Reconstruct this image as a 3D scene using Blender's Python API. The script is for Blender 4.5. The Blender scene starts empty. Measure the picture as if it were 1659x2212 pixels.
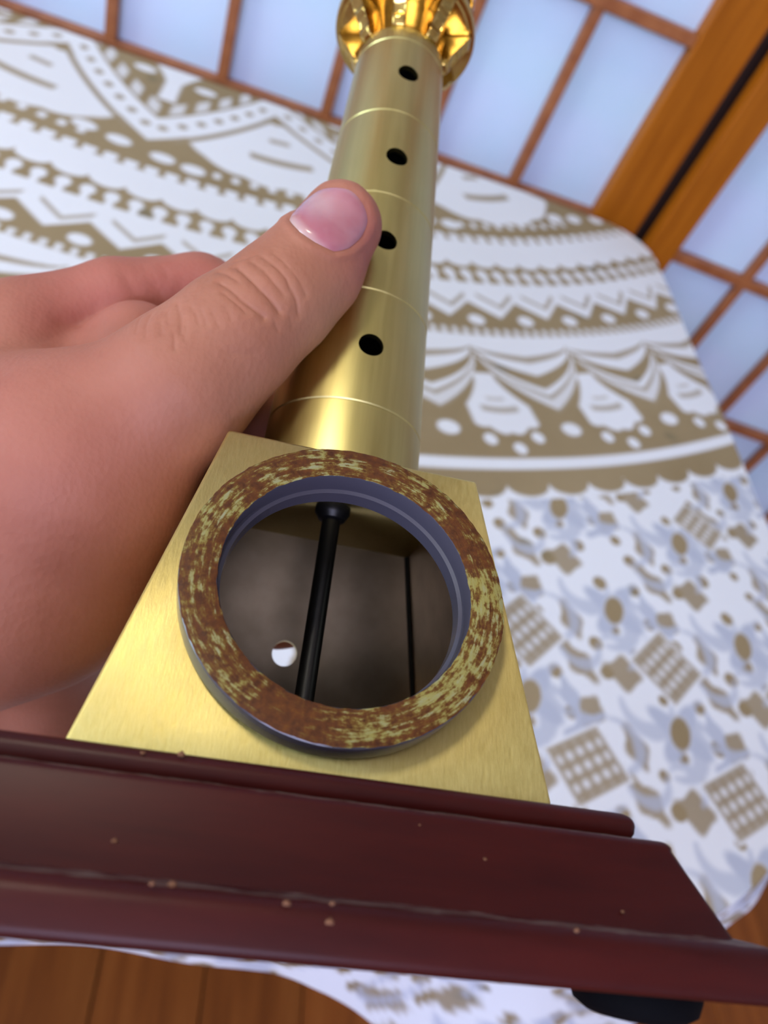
import bpy, bmesh, math, random
import numpy as np
from mathutils import Matrix, Vector
random.seed(7); rng = np.random.default_rng(7)
scene = bpy.context.scene
col = scene.collection

# ------------------------------------------------------------------ camera
# room axes: x along the table's long edge, y towards the folding screen, z up
F_PX, CX, CY = 1640.0, 829.5, 1106.0
TABLE_Z, H = 0.74, 0.35                       # table top; camera height above it
CAM = np.array([0.0, 0.0, TABLE_Z + H])
NADIR = (80.0, 2480.0)                        # where the screen's uprights converge
_dn = np.array([NADIR[0] - CX, NADIR[1] - CY, F_PX]); _dn /= np.linalg.norm(_dn)
_fh = np.array([0, 0, 1.0]) - _dn * _dn[2]; _fh /= np.linalg.norm(_fh)
_rt = np.cross(_dn, _fh)
YAW = np.array([[.9285, .3714, 0], [-.3714, .9285, 0], [0, 0, 1]])
C2W = YAW @ np.array([_rt, _fh, -_dn])        # camera (x right, y down, z forward) -> room
def cam_pt(p, z): return CAM + C2W @ (np.array([(p[0]-CX)/F_PX, (p[1]-CY)/F_PX, 1.0]) * z)

cd = bpy.data.cameras.new('camera'); cam = bpy.data.objects.new('camera', cd); col.objects.link(cam)
cd.sensor_fit = 'HORIZONTAL'; cd.sensor_width = 36.0; cd.lens = 36.0 * F_PX / 1659.0
cd.clip_start = 0.01
cd.dof.use_dof = True; cd.dof.focus_distance = 0.140; cd.dof.aperture_fstop = cd.lens / 1.75
m = np.eye(4); m[:3, :3] = C2W @ np.diag([1, -1, -1]); m[:3, 3] = CAM
cam.matrix_world = Matrix(m.tolist())
scene.camera = cam

# ------------------------------------------------------------------ light
w = bpy.data.worlds.new('sky'); scene.world = w; w.use_nodes = True
w.node_tree.nodes['Background'].inputs[0].default_value = (0.70, 0.82, 1.0, 1)
w.node_tree.nodes['Background'].inputs[1].default_value = 1.2
ROOM = (-2.1, 2.3, -2.3, 1.7, 2.5)            # x0 x1 y0 y1 height
WIN = (-1.1, 0.9, 1.35, 2.35)                  # window in the left wall: y0 y1 z0 z1
wl = bpy.data.lights.new('window_daylight', 'AREA'); wl.shape = 'RECTANGLE'; wl.size = WIN[1]-WIN[0]; wl.size_y = WIN[3]-WIN[2]
wl.energy = 74; wl.color = (0.64, 0.84, 1.0)
wlo = bpy.data.objects.new('window_daylight', wl); col.objects.link(wlo)
wlo.location = (ROOM[0]-0.12, (WIN[0]+WIN[1])/2, (WIN[2]+WIN[3])/2); wlo.rotation_euler = (0, -math.pi/2, 0)
WIN2 = (-1.5, 0.3, 1.45, 2.40)                # opening added behind the photographer for a violet fill light: x0 x1 z0 z1
w2 = bpy.data.lights.new('added_violet_fill', 'AREA'); w2.shape = 'RECTANGLE'; w2.size = WIN2[1]-WIN2[0]; w2.size_y = WIN2[3]-WIN2[2]  # fill added to tint the hanging cloth and brighten the paper panes
w2.energy = 80; w2.color = (0.64, 0.65, 1.0)
w2o = bpy.data.objects.new('added_violet_fill', w2); col.objects.link(w2o)
w2o.location = ((WIN2[0]+WIN2[1])/2, ROOM[2]-0.12, (WIN2[2]+WIN2[3])/2); w2o.rotation_euler = (math.pi/2, 0, 0)
LAMP = (-0.75, 0.40, ROOM[4]); LAMP_STRENGTH = 47.0
scene.view_settings.view_transform = 'Standard'; scene.view_settings.look = 'None'
scene.view_settings.gamma = 1; scene.view_settings.use_curve_mapping = False
scene.view_settings.exposure = 0.0

# ------------------------------------------------------------------ helpers
def mat(name, base=(.8,.8,.8), rough=.5, metal=0.0, **kw):
    mt = bpy.data.materials.new(name); mt.use_nodes = True
    b = mt.node_tree.nodes['Principled BSDF']
    b.inputs['Base Color'].default_value = (*base, 1); b.inputs['Roughness'].default_value = rough; b.inputs['Metallic'].default_value = metal
    for k, v in kw.items(): b.inputs[k.replace('_', ' ')].default_value = v
    return mt
class NT:
    def __init__(s, mt): s.t = mt.node_tree; s.b = s.t.nodes['Principled BSDF']
    def n(s, typ, **kw):
        nd = s.t.nodes.new(typ)
        for k, v in kw.items():
            if hasattr(nd, k): setattr(nd, k, v)
            else: nd.inputs[k.replace('_', ' ')].default_value = v
        return nd
    def l(s, a, b): s.t.links.new(a, b)
    def coord(s, scale=(1,1,1)):
        tc = s.n('ShaderNodeTexCoord'); mp = s.n('ShaderNodeMapping'); mp.inputs['Scale'].default_value = scale
        s.l(tc.outputs['Object'], mp.inputs['Vector']); return mp.outputs[0]
    def noise(s, vec, scale, detail=3, rough=.5):
        nd = s.n('ShaderNodeTexNoise'); nd.inputs['Scale'].default_value = scale; nd.inputs['Detail'].default_value = detail; nd.inputs['Roughness'].default_value = rough
        s.l(vec, nd.inputs['Vector']); return nd.outputs['Fac']
    def ramp(s, fac, stops):
        r = s.n('ShaderNodeValToRGB'); e = r.color_ramp.elements
        while len(e) < len(stops): e.new(0.5)
        for i, (p, c) in enumerate(stops):
            e[i].position = p; e[i].color = (*c, 1) if len(c) == 3 else c
        s.l(fac, r.inputs[0]); return r.outputs[0]
    def mix(s, fac, a, b):
        nd = s.n('ShaderNodeMix'); nd.data_type = 'RGBA'
        for sock, v in ((nd.inputs[0], fac), (nd.inputs[6], a), (nd.inputs[7], b)):
            if isinstance(v, (int, float)): sock.default_value = v
            elif isinstance(v, tuple): sock.default_value = (*v, 1)
            else: s.l(v, sock)
        return nd.outputs[2]
    def math(s, op, a, b=0.0, clamp=False):
        nd = s.n('ShaderNodeMath'); nd.operation = op; nd.use_clamp = clamp
        for sock, v in ((nd.inputs[0], a), (nd.inputs[1], b)):
            if isinstance(v, (int, float)): sock.default_value = v
            else: s.l(v, sock)
        return nd.outputs[0]
    def sstep(s, x, lo, hi):
        nd = s.n('ShaderNodeMapRange'); nd.interpolation_type = 'SMOOTHSTEP'
        nd.inputs[1].default_value = lo; nd.inputs[2].default_value = hi; s.l(x, nd.inputs[0]); return nd.outputs[0]
    def bump(s, hgt, strength, dist):
        bp = s.n('ShaderNodeBump'); bp.inputs['Strength'].default_value = strength; bp.inputs['Distance'].default_value = dist
        s.l(hgt, bp.inputs['Height']); s.l(bp.outputs[0], s.b.inputs['Normal']); return bp

def link(name, me, mt, parent=None, smooth=False):
    o = bpy.data.objects.new(name, me); col.objects.link(o)
    if mt is not None and len(me.materials) == 0: me.materials.append(mt)
    if smooth:
        for pl in me.polygons: pl.use_smooth = True
    if parent is not None: o.parent = parent
    return o
def bm_mesh(bm, name):
    me = bpy.data.meshes.new(name); bmesh.ops.recalc_face_normals(bm, faces=bm.faces[:]); bm.to_mesh(me); bm.free(); return me
def box_mesh(name, sx, sy, sz, bev=0.0, seg=1):     # centred box
    bm = bmesh.new(); bmesh.ops.create_cube(bm, size=1.0)
    for v in bm.verts: v.co = Vector((v.co.x*sx, v.co.y*sy, v.co.z*sz))
    if bev: bmesh.ops.bevel(bm, geom=bm.edges[:], offset=bev, segments=seg, profile=.5, affect='EDGES')
    return bm_mesh(bm, name)
def box(name, x0, x1, y0, y1, z0, z1, mt, parent=None, bev=0.0, seg=1):
    o = link(name, box_mesh(name, x1-x0, y1-y0, z1-z0, bev, seg), mt, parent); o.location = ((x0+x1)/2, (y0+y1)/2, (z0+z1)/2); return o
def lathe(name, prof, seg=96, closed=True):         # prof [(r,z)] around z; closed profile loops
    bm = bmesh.new(); rings = []
    for r, z in prof:
        if r < 1e-7: rings.append([bm.verts.new((0, 0, z))])
        else: rings.append([bm.verts.new((r*math.cos(2*math.pi*i/seg), r*math.sin(2*math.pi*i/seg), z)) for i in range(seg)])
    pairs = list(zip(rings[:-1], rings[1:])) + ([(rings[-1], rings[0])] if closed else [])
    for a, b in pairs:
        for i in range(seg):
            j = (i+1) % seg
            if len(a) == 1 and len(b) == 1: break
            if len(a) == 1: bm.faces.new((a[0], b[i], b[j]))
            elif len(b) == 1: bm.faces.new((a[i], a[j], b[0]))
            else: bm.faces.new((a[i], a[j], b[j], b[i]))
    return bm_mesh(bm, name)
def smooth_angle(o, deg=35):
    me = o.data
    for pl in me.polygons: pl.use_smooth = True
    me.set_sharp_from_angle(angle=math.radians(deg))
def boolean(me, cutters):                           # solid mesh minus cutter meshes
    a = bpy.data.objects.new('tmp', me); col.objects.link(a); tmp = [a]
    for c in cutters:
        o = bpy.data.objects.new('tmpc', c); col.objects.link(o); tmp.append(o)
        md = a.modifiers.new('b', 'BOOLEAN'); md.operation = 'DIFFERENCE'; md.object = o; md.solver = 'EXACT'
    dg = bpy.context.evaluated_depsgraph_get(); dg.update()
    out = bpy.data.meshes.new_from_object(a.evaluated_get(dg))
    for o in tmp: bpy.data.objects.remove(o)
    out.materials.clear()
    return out
def tag(o, label=None, cat=None, group=None, kind=None):
    for k, v in (('label', label), ('category', cat), ('group', group), ('kind', kind)):
        if v: o[k] = v
    return o
def empty(name, loc=(0, 0, 0)):
    o = bpy.data.objects.new(name, None); col.objects.link(o); o.location = loc; o.empty_display_size = .02; return o

# ------------------------------------------------------------------ room shell
x0, x1, y0, y1, HZ = ROOM
m_wall = mat('wall_paint', (.74, .72, .73), .85)
nt = NT(m_wall); nt.bump(nt.noise(nt.coord(), 60, 4), .15, .002)
m_ceil = mat('ceiling_paint', (.78, .72, .60), .9)
m_trim = mat('white_trim', (.75, .74, .72), .5)
T = .1
tag(box('ceiling', x0-T, x1+T, y0-T, y1+T, HZ, HZ+T, m_ceil), kind='structure')
tag(box('wall_back', x0-T, x1+T, y1, y1+T, 0, HZ, m_wall), kind='structure')
tag(box('wall_right', x1, x1+T, y0, y1, 0, HZ, m_wall), kind='structure')
bm = bmesh.new()
for (a, b, c, d) in ((y0, WIN[0], 0, HZ), (WIN[1], y1, 0, HZ), (WIN[0], WIN[1], 0, WIN[2]), (WIN[0], WIN[1], WIN[3], HZ)):
    r = bmesh.ops.create_cube(bm, size=1.0)['verts']
    for v in r: v.co = Vector((x0-T/2 + v.co.x*T, (a+b)/2 + v.co.y*(b-a), (c+d)/2 + v.co.z*(d-c)))
tag(link('wall_left', bm_mesh(bm, 'wall_left'), m_wall), kind='structure')
bm = bmesh.new()
for (a, b, c, d) in ((x0-T, WIN2[0], 0, HZ), (WIN2[1], x1+T, 0, HZ), (WIN2[0], WIN2[1], 0, WIN2[2]), (WIN2[0], WIN2[1], WIN2[3], HZ)):
    r = bmesh.ops.create_cube(bm, size=1.0)['verts']
    for v in r: v.co = Vector(((a+b)/2 + v.co.x*(b-a), y0-T/2 + v.co.y*T, (c+d)/2 + v.co.z*(d-c)))
tag(link('wall_front', bm_mesh(bm, 'wall_front'), m_wall), kind='structure')
win2 = tag(empty('added_window', ((WIN2[0]+WIN2[1])/2, y0, WIN2[2])), kind='structure')  # unseen window frame added around the violet fill
for (a, b, c, d) in ((0, .05, 0, 1), (.95, 1, 0, 1), (.475, .525, .04, .96), (.05, .95, 0, .05), (.05, .95, .95, 1)):
    wy, wz = WIN2[1]-WIN2[0], WIN2[3]-WIN2[2]
    o = box('window_frame', -wy/2+a*wy, -wy/2+b*wy, -.07, -.02, c*wz, d*wz, m_trim, win2)
win = tag(empty('window_1', (x0, (WIN[0]+WIN[1])/2, WIN[2])), kind='structure')
for (a, b, c, d) in ((0, .05, 0, 1), (.95, 1, 0, 1), (.475, .525, .04, .96), (.05, .95, 0, .05), (.05, .95, .95, 1)):
    wy, wz = WIN[1]-WIN[0], WIN[3]-WIN[2]
    o = box('window_frame', -.07, -.02, -wy/2+a*wy, -wy/2+b*wy, c*wz, d*wz, m_trim, win)
for n_, (a, b) in (('baseboard_back', (x0, x1)), ('baseboard_front', (x0, x1))):
    yy = y1-.015 if 'back' in n_ else y0
    tag(box(n_, a, b, yy, yy+.015, 0.0, .09, m_trim), kind='structure')

# floor of boards running towards the screen
m_floor = mat('floor_wood', (.3, .13, .04), .5, 0, Specular_IOR_Level=.2)
nt = NT(m_floor)
oi = nt.n('ShaderNodeObjectInfo')
off = nt.n('ShaderNodeVectorMath'); off.operation = 'ADD'
tc = nt.n('ShaderNodeTexCoord'); nt.l(tc.outputs['Object'], off.inputs[0])
cmb = nt.n('ShaderNodeCombineXYZ'); nt.l(nt.math('MULTIPLY', oi.outputs['Random'], 40), cmb.inputs[0]); nt.l(cmb.outputs[0], off.inputs[1])
mp = nt.n('ShaderNodeMapping'); mp.inputs['Scale'].default_value = (14, 1.2, 6); nt.l(off.outputs[0], mp.inputs[0])
g = nt.noise(mp.outputs[0], 3.0, 6, .6)
c1 = nt.ramp(g, [(.25, (.15, .040, .006)), (.5, (.25, .075, .012)), (.8, (.33, .115, .022))])
tint = nt.ramp(oi.outputs['Random'], [(0, (.72, .70, .68)), (1, (1.2, 1.15, 1.1))])
mx = nt.n('ShaderNodeMix'); mx.data_type = 'RGBA'; mx.blend_type = 'MULTIPLY'; mx.inputs[0].default_value = 1
nt.l(c1, mx.inputs[6]); nt.l(tint, mx.inputs[7]); nt.l(mx.outputs[2], nt.b.inputs['Base Color'])
m_sub = mat('floor_underlay', (.03, .015, .008), .9)
floor = tag(box('floor', x0-T, x1+T, y0-T, y1+T, -.12, -.018, m_sub), kind='structure')
PW, PL = .125, 1.0
pm = box_mesh('plank', PW-.002, PL-.002, .018, .0012); pm.materials.append(m_floor)
k = 0; xx = x0 + PW/2
while xx < x1 - PW/2 + .01:
    st = y0 - (0.37*k % 1.0) + PL/2; k += 1
    while st - PL/2 < y1:
        a, b = max(st-PL/2, y0), min(st+PL/2, y1)
        if b - a > .03:
            o = bpy.data.objects.new('plank', pm); col.objects.link(o); o.parent = floor
            o.location = (xx - floor.location.x, (a+b)/2 - floor.location.y, -.009 - floor.location.z); o.scale = (1, (b-a)/PL, 1)
        st += PL
    xx += PW

# ceiling lamp: the warm key light
m_lampw = mat('lamp_body', (.8, .8, .78), .4)
m_diff = mat('lamp_diffuser', (.9, .9, .9), .5, Emission_Color=(1.0, .90, .72, 1), Emission_Strength=LAMP_STRENGTH)
lamp = tag(empty('ceiling_lamp', LAMP), 'round white ceiling lamp with a glowing flat diffuser', 'lamp')
link('base', lathe('lamp_base', [(0, 0), (.17, 0), (.17, -.03), (.155, -.04), (0, -.04)], 48, False), m_lampw, lamp, True)
link('diffuser', lathe('lamp_diffuser', [(0, -.041), (.15, -.041), (.145, -.052), (.10, -.06), (0, -.064)], 48, False), m_diff, lamp, True)

# ------------------------------------------------------------------ table
AX, AY = .453, .8225                          # right edge, far edge of the table
TBX0, TBY0 = -.75, .068                       # left edge, near edge
m_oak = mat('table_oak', (.34, .19, .09), .5)
nt = NT(m_oak); nt.l(nt.ramp(nt.noise(nt.coord((2, 25, 25)), 3, 5), [(.3, (.24, .12, .05)), (.7, (.42, .25, .12))]), nt.b.inputs['Base Color'])
def outline(inset=0.0, n=24):
    # rounded rectangle: generous near corners, tight far corners, counter-clockwise from the near-left
    cs = [(TBX0, TBY0, .20, math.pi), (AX, TBY0, .255, 1.5*math.pi), (AX, AY, .055, 0), (TBX0, AY, .055, .5*math.pi)]
    out = []
    for cx, cy, r, a0 in cs:
        sx = 1 if cx > 0 else -1; sy = 1 if cy > .4 else -1
        ox, oy = cx - sx*r, cy - sy*r
        for i in range(n+1):
            a = a0 + .5*math.pi*i/n
            out.append((ox + (r-inset)*math.cos(a), oy + (r-inset)*math.sin(a)))
    return np.array(out)
def resample(P, step):
    Q = np.vstack([P, P[:1]]); d = np.r_[0, np.cumsum(np.hypot(*np.diff(Q, axis=0).T))]
    s = np.linspace(0, d[-1], int(d[-1]/step), endpoint=False)
    return np.c_[np.interp(s, d, Q[:, 0]), np.interp(s, d, Q[:, 1])]
tb = tag(empty('dining_table', ((TBX0+AX)/2, (TBY0+AY)/2, 0)), 'wooden table with rounded corners under the patterned cloth', 'table')
ol = outline(.004)
bm = bmesh.new(); lo = [bm.verts.new((a-tb.location.x, b-tb.location.y, TABLE_Z-.030)) for a, b in ol]; hi = [bm.verts.new((a-tb.location.x, b-tb.location.y, TABLE_Z-.002)) for a, b in ol]
bm.faces.new(hi); bm.faces.new(lo[::-1])
for i in range(len(lo)): j = (i+1) % len(lo); bm.faces.new((lo[i], lo[j], hi[j], hi[i]))
link('table_top', bm_mesh(bm, 'table_top'), m_oak, tb)
lm = lathe('table_leg', [(0, 0), (.018, 0), (.028, TABLE_Z-.031), (0, TABLE_Z-.031)], 24, False); lm.materials.append(m_oak)
for sx in (-1, 1):
    for sy in (-1, 1):
        o = link('leg', lm, None, tb); o.location = (sx*.45, sy*.25, 0)

# ------------------------------------------------------------------ tablecloth print (polar bands round the motif's centre)
MC = np.array([-1.66, 3.55])
def band(x, lo, hi, e=.006): return np.clip((x-lo)/e+.5, 0, 1)*np.clip((hi-x)/e+.5, 0, 1)
def lt(x, hi, e=.006): return np.clip((hi-x)/e+.5, 0, 1)
def per(phi, period, phase): return (phi-phase+period/2) % period - period/2
def dot(rho, s, r0, ra, rr=None):
    rr = rr or ra; a = np.radians(s)*r0
    q = np.sqrt((a/ra)**2+((rho-r0)/rr)**2); return lt(q, 1.0, .25)
def over(base, m_, val): return base*(1-m_)+val*m_
def rot2(dx, dy, a): c, s = math.cos(a), math.sin(a); return dx*c+dy*s, -dx*s+dy*c
def pattern(X, Y):
    p = np.c_[X, Y]/H @ np.array([[.9285, .3714], [-.3714, .9285]])
    d = p-MC; rho = np.hypot(d[:, 0], d[:, 1]); phi = np.degrees(np.arctan2(d[:, 1], d[:, 0]))
    tan = np.zeros(len(rho)); blue = np.zeros(len(rho))
    # inner petals
    R1 = rho < 2.115
    pt = np.ones(len(rho))
    dj = np.abs(per(phi, 19.85, -69.4)); sp = per(phi, 19.85, -79.3)
    rc = 1.93-.029*dj-.0005*dj**2
    # region outside the dotted band
    outer = rho > rc
    a = np.radians(sp)*1.9
    lob = .012*np.abs(np.sin(np.radians(sp)*60))
    q = np.sqrt((a/.25)**2+((rho-1.88)/(.165+lob))**2)
    o_ = np.ones(len(rho)); o_ = over(o_, lt(q, 1.0, .05), 0)
    o_ = over(o_, band(rho, 1.905+9*a*a*-.10, 1.935+a*a*-1.2, .01)*lt(np.abs(a), .085, .01), .9)
    o_ = over(o_, band(rho, 1.80, 1.822, .01)*lt(np.abs(a), .03, .01), .8)
    for dph in (-4.0, -1.6, 1.4, 3.5): o_ = over(o_, dot(rho, per(phi, 19.85, -69.4+dph), 2.05+.005*dph, .030, .022), 0)
    o_ = over(o_, band(rho, 2.05, 2.075)*lt(np.abs(a), .21, .02)*lt(np.abs(np.sin(np.radians(phi)*140)), .6, .3), 0)
    i_ = np.ones(len(rho))
    sj = per(phi, 19.85, -69.4)
    aj = np.radians(sj)*1.7
    i_ = over(i_, lt(np.abs(aj), .022+.9*np.maximum(0, np.abs(rho-1.70)-.05)**1.2, .01)*band(rho, 1.55, 1.76), 0)
    for dph, r_ in ((-3.0, 1.62), (3.0, 1.64), (-5.5, 1.50), (5.5, 1.5)): i_ = over(i_, dot(rho, per(phi, 19.85, -69.4+dph), r_, .030, .018), 0)
    i_ = over(i_, band(rc-rho, .075, .135)*lt(np.abs(np.sin(np.radians(phi)*95)), .75, .3)*lt(rho, 9), .25)
    pt = np.where(outer, o_, i_)
    b_ = np.abs(rho-rc)
    pt = over(pt, lt(b_, .062, .01), 0)
    pt = over(pt, band(rho-rc, .066, .092, .008)*lt(np.abs(dj-6.2), 4.6, .6), .95)
    sd = np.radians(per(dj, 1.33, .65))*1.9; pt = over(pt, lt(np.hypot(sd, (rho-rc)-.87*sd)/.0135, 1, .4)*lt(dj, 9.2, .1), .85)
    tan = np.where(R1, pt, tan)
    # bead row -> white stripe -> scallops -> bead row
    t2 = band(rho, 2.0, 2.145); t2 = over(t2, dot(rho, per(phi, 1.28, -77.3), 2.128, .0165, .024), 0)
    tan = np.where((rho >= 2.115) & (rho < 2.19), t2, tan)
    sc = per(phi, 2.07, -48.6)
    edge = 2.262-.040*(1-np.sqrt(np.clip(1-(1-np.abs(sc)/1.035)**2, 0, 1)))
    edge = 2.235+.030*np.sqrt(np.clip(1-((1.035-np.abs(sc))/1.035)**2, 0, 1))*0+.030*np.sqrt(np.clip(1-(np.abs(per(phi, 2.07, -48.6+1.035))/1.035)**2, 0, 1))
    t3 = lt(-rho, -edge, .006); b2 = per(phi, 1.30, -74.9)
    t3 = over(t3, dot(rho, b2, 2.297, .0165, .020), 0); t3 = over(t3, band(rho, 2.30, 2.345)*lt(np.abs(np.radians(b2)*2.3), .009, .005), .0)
    t3 = over(t3, lt(-rho, -2.333, .006), 0)
    tan = np.where((rho >= 2.19) & (rho < 2.36), t3, tan)
    # zigzag
    zz = np.abs(per(phi, 3.55, -45.25))/1.775
    rz = 2.412+.062*zz
    t4 = lt(-rho, -rz, .008)
    t4 = over(t4, dot(rho, per(phi, 3.55, -45.3), 2.482, .024, .019), 0)
    zi = np.abs(per(phi, 3.55, -45.25+.5))/1.775
    t4 = over(t4, band(rho-(2.36+.062*zi), .0, .016, .008)*lt(-zi, -.25, .1), .75)
    t4 = over(t4, band(rho, 2.515, 2.54)*lt(np.sin(np.radians(phi)*520), .0, .8), .15)
    t4 = over(t4, lt(-rho, -2.54), 0)
    tan = np.where((rho >= 2.36) & (rho < 2.575), t4, tan)
    # nested ogee arches with lobed flower heads between
    s6 = per(phi, 6.6, -47.0); x6 = np.abs(s6)/3.3; q6 = (rho-2.575)/.225
    Fq = q6/np.maximum((1-x6)**.46, 1e-3)
    t5 = np.ones(len(rho))
    inn = (Fq < 1.0)
    arch = np.zeros(len(rho))
    for lo, hi, v_ in ((.17, .27, .85), (.46, .66, 1.0), (.75, .82, .8), (.95, 1.1, .9)): arch = over(arch, band(Fq, lo, hi, .03), v_)
    arch = over(arch, band(Fq, .82, .95, .03), .18)
    t5 = np.where(inn, arch, t5)
    sh = per(phi, 6.6, -43.85); ah = np.radians(sh)*2.79
    wid = np.where(rho < 2.79, .030+.055*np.clip((rho-2.69)/.09, 0, 1)**1.5, .085)
    rb = 2.862-.9*np.abs(ah)**1.35+.010*np.abs(np.sin(ah*62))
    head = lt(np.abs(ah), wid, .008)*band(rho, 2.675, 9)*lt(rho, rb, .008)
    t5 = over(t5, head*lt(-Fq, -.97, .02), 0)
    t5 = over(t5, band(rho, 2.785-2.5*ah*ah, 2.803-2.5*ah*ah, .008)*lt(np.abs(ah), .05, .01), .7)
    t5 = over(t5, band(rho, 2.755-2.*ah*ah, 2.765-2.*ah*ah, .008)*lt(np.abs(ah), .025, .01), .5)
    for dph, r_ in ((-1.3, 2.882), (0, 2.908), (1.25, 2.876)): t5 = over(t5, dot(rho, per(phi, 6.6, -43.85+dph), r_, .0165), 0)
    t5 = over(t5, dot(rho, per(phi, 6.6, -47.0), 2.853, .027, .020), 0)
    t5 = over(t5, lt(-rho, -2.936, .006), 0)
    t5 = over(t5, lt(-rho, -2.966, .006), 1)
    sb = np.abs(per(phi, 2.02, -50.0)); t5 = over(t5, lt(-rho, -(3.004+.034*np.sqrt(np.clip(1-(1-sb/1.01)**2, 0, 1))), .006), 0)
    tan = np.where((rho >= 2.575) & (rho < 3.06), t5, tan)
    # the flowered field
    F = rho >= 3.045
    A = np.array([.271, .081]); B = np.array([.157, -.186]); D1 = np.array([.584, .947])
    ft = np.zeros(len(rho)); fb = np.zeros(len(rho))
    Mi = np.linalg.inv(np.c_[A, B])
    if not F.any(): return np.clip(tan, 0, 1.2), blue
    p = p[F]; ft = np.zeros(len(p)); fb = np.zeros(len(p))
    rel = p-D1; ij = rel@Mi.T
    base = np.floor(ij)
    def stamp(off, fn, jit=0.0):
        nonlocal ft, fb
        off = np.array(off)
        for di in (-1, 0, 1):
            for dj_ in (-1, 0, 1):
                bb = np.round(ij-off@Mi.T)+np.array([di, dj_])
                c_ = bb@np.c_[A, B].T+off+D1
                hsh = np.sin(bb[:, 0]*12.9898+bb[:, 1]*78.233+off[0]*37)*43758.5453; hsh -= np.floor(hsh)
                dx, dy = p[:, 0]-c_[:, 0], p[:, 1]-c_[:, 1]
                near = dx*dx+dy*dy < .02
                if near.any(): fn(dx, dy, hsh, near)
    def put(arr, m_, v_, near): arr[near] = over(arr[near], m_[near], v_)
    def diamond(c_, ang, ha, hb_):
        dx, dy = p[:, 0]-c_[0], p[:, 1]-c_[1]; near = dx*dx+dy*dy < .012
        if not near.any(): return
        a_, b_ = rot2(dx, dy, math.radians(ang)); q_ = np.maximum(np.abs(a_)/ha, np.abs(b_)/hb_)
        put(fb, lt(q_, 1.12, .1), 0, near); put(ft, lt(q_, 1.12, .1), 0, near); put(ft, lt(q_, 1.0, .08), .9, near)
        gx = (a_/(ha*.5)+.5) % 1-.5; gy = (b_/(hb_*.4)+.5) % 1-.5
        put(ft, lt(np.hypot(gx, gy), .30, .25)*lt(q_, .86, .1), .15, near)
    def star(dx, dy, hs, near):
        r_ = np.hypot(dx, dy); t_ = np.arctan2(dy, dx)
        put(fb, lt(r_, .030+.038*np.abs(np.cos(2*t_+.5))**3, .012), .95, near)
        put(fb, lt(np.hypot(dx/.021, dy/.034), 1, .2), 0, near); put(ft, lt(np.hypot(dx/.021, dy/.034), 1, .2), 1, near)
    def leaf(ang, ln=.05, wd=.022, val='t'):
        def f_(dx, dy, hs, near):
            a_, b_ = rot2(dx, dy, ang)
            q_ = np.hypot(a_/ln, b_/(wd*(1+.35*np.sin(a_*110+1))))
            put(ft if val == 't' else fb, lt(q_, 1, .2), .9, near)
        return f_
    def comma(ang, R_=.045, wd=.0095, span=1.7):
        def f_(dx, dy, hs, near):
            a_, b_ = rot2(dx, dy, ang); r_ = np.hypot(a_, b_); t_ = np.arctan2(b_, a_)
            put(fb, lt(np.abs(r_-R_), wd*np.clip(1.25-np.abs(t_)/span, 0, 2), .008)*lt(np.abs(t_), span, .1), .75, near)
        return f_
    def sdot(r_=.012):
        def f_(dx, dy, hs, near): put(ft, lt(np.hypot(dx, dy), r_*(.8+.5*hs), .004), 1.15, near)
        return f_
    stamp((.04, .06), comma(.4)); stamp((-.08, .05), comma(2.2, .05)); stamp((.10, -.07), comma(3.9, .045)); stamp((-.03, -.10), comma(-1.2, .05, .014))
    stamp((.10, .03), comma(5.2, .04)); stamp((-.10, -.03), comma(1.1, .035, .01)); stamp((.03, -.16), comma(.2, .05, .014)); stamp((.14, -.12), leaf(.9, .05, .013, 'b')); stamp((-.05, .1), leaf(2.2, .045, .014, 'b'))
    stamp((-.082, -.063), leaf(.3, .040, .028)); stamp((.105, -.005), leaf(-.5, .05, .020)); stamp((.075, .075), leaf(-.9, .042, .018)); stamp((-.013, .095), leaf(1.4, .035, .02))
    stamp((.038, -.122), star)
    for o2 in ((.05, .02), (-.045, .075), (.012, .055), (.13, .05), (-.11, .02), (.07, -.05), (-.06, -.01), (.16, .0), (.0, -.075)): stamp(o2, sdot())
    for k_ in range(-9, 7):
        diamond(D1+k_*A, -25, .052, .052); diamond(D1+B+k_*A, -41, .047, .056); diamond(np.array([.617, 1.362])+2*k_*A, -18, .050, .038)
        diamond(D1-B*.9+np.array([.0, -.80])+k_*A, -30, .05, .05)
    tan[F] = ft; blue[F] = fb
    return np.clip(tan, 0, 1.2), np.clip(blue, 0, 1)

m_cloth = mat('printed_cotton', (.8, .8, .8), .9, Specular_IOR_Level=.15)
nt = NT(m_cloth)
at = nt.n('ShaderNodeAttribute'); at.attribute_name = 'print_tan'
ab = nt.n('ShaderNodeAttribute'); ab.attribute_name = 'print_blue'
cl = nt.noise(nt.coord(), 9, 4)
tanc = nt.ramp(cl, [(.3, (.275, .210, .110)), (.7, (.335, .265, .150))])
blotch = nt.sstep(nt.noise(nt.coord(), 22, 2), .66, .76)
tanc = nt.mix(nt.math('MULTIPLY', blotch, .5), tanc, (.12, .12, .075))
c_ = nt.mix(at.outputs['Fac'], (.76, .80, .83), tanc)
c_ = nt.mix(ab.outputs['Fac'], c_, (.45, .50, .60))
nt.l(c_, nt.b.inputs['Base Color'])
wv = nt.n('ShaderNodeTexWave'); wv.inputs['Scale'].default_value = 500; nt.l(nt.coord(), wv.inputs[0]); nt.bump(wv.outputs['Fac'], .08, .0004)

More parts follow.
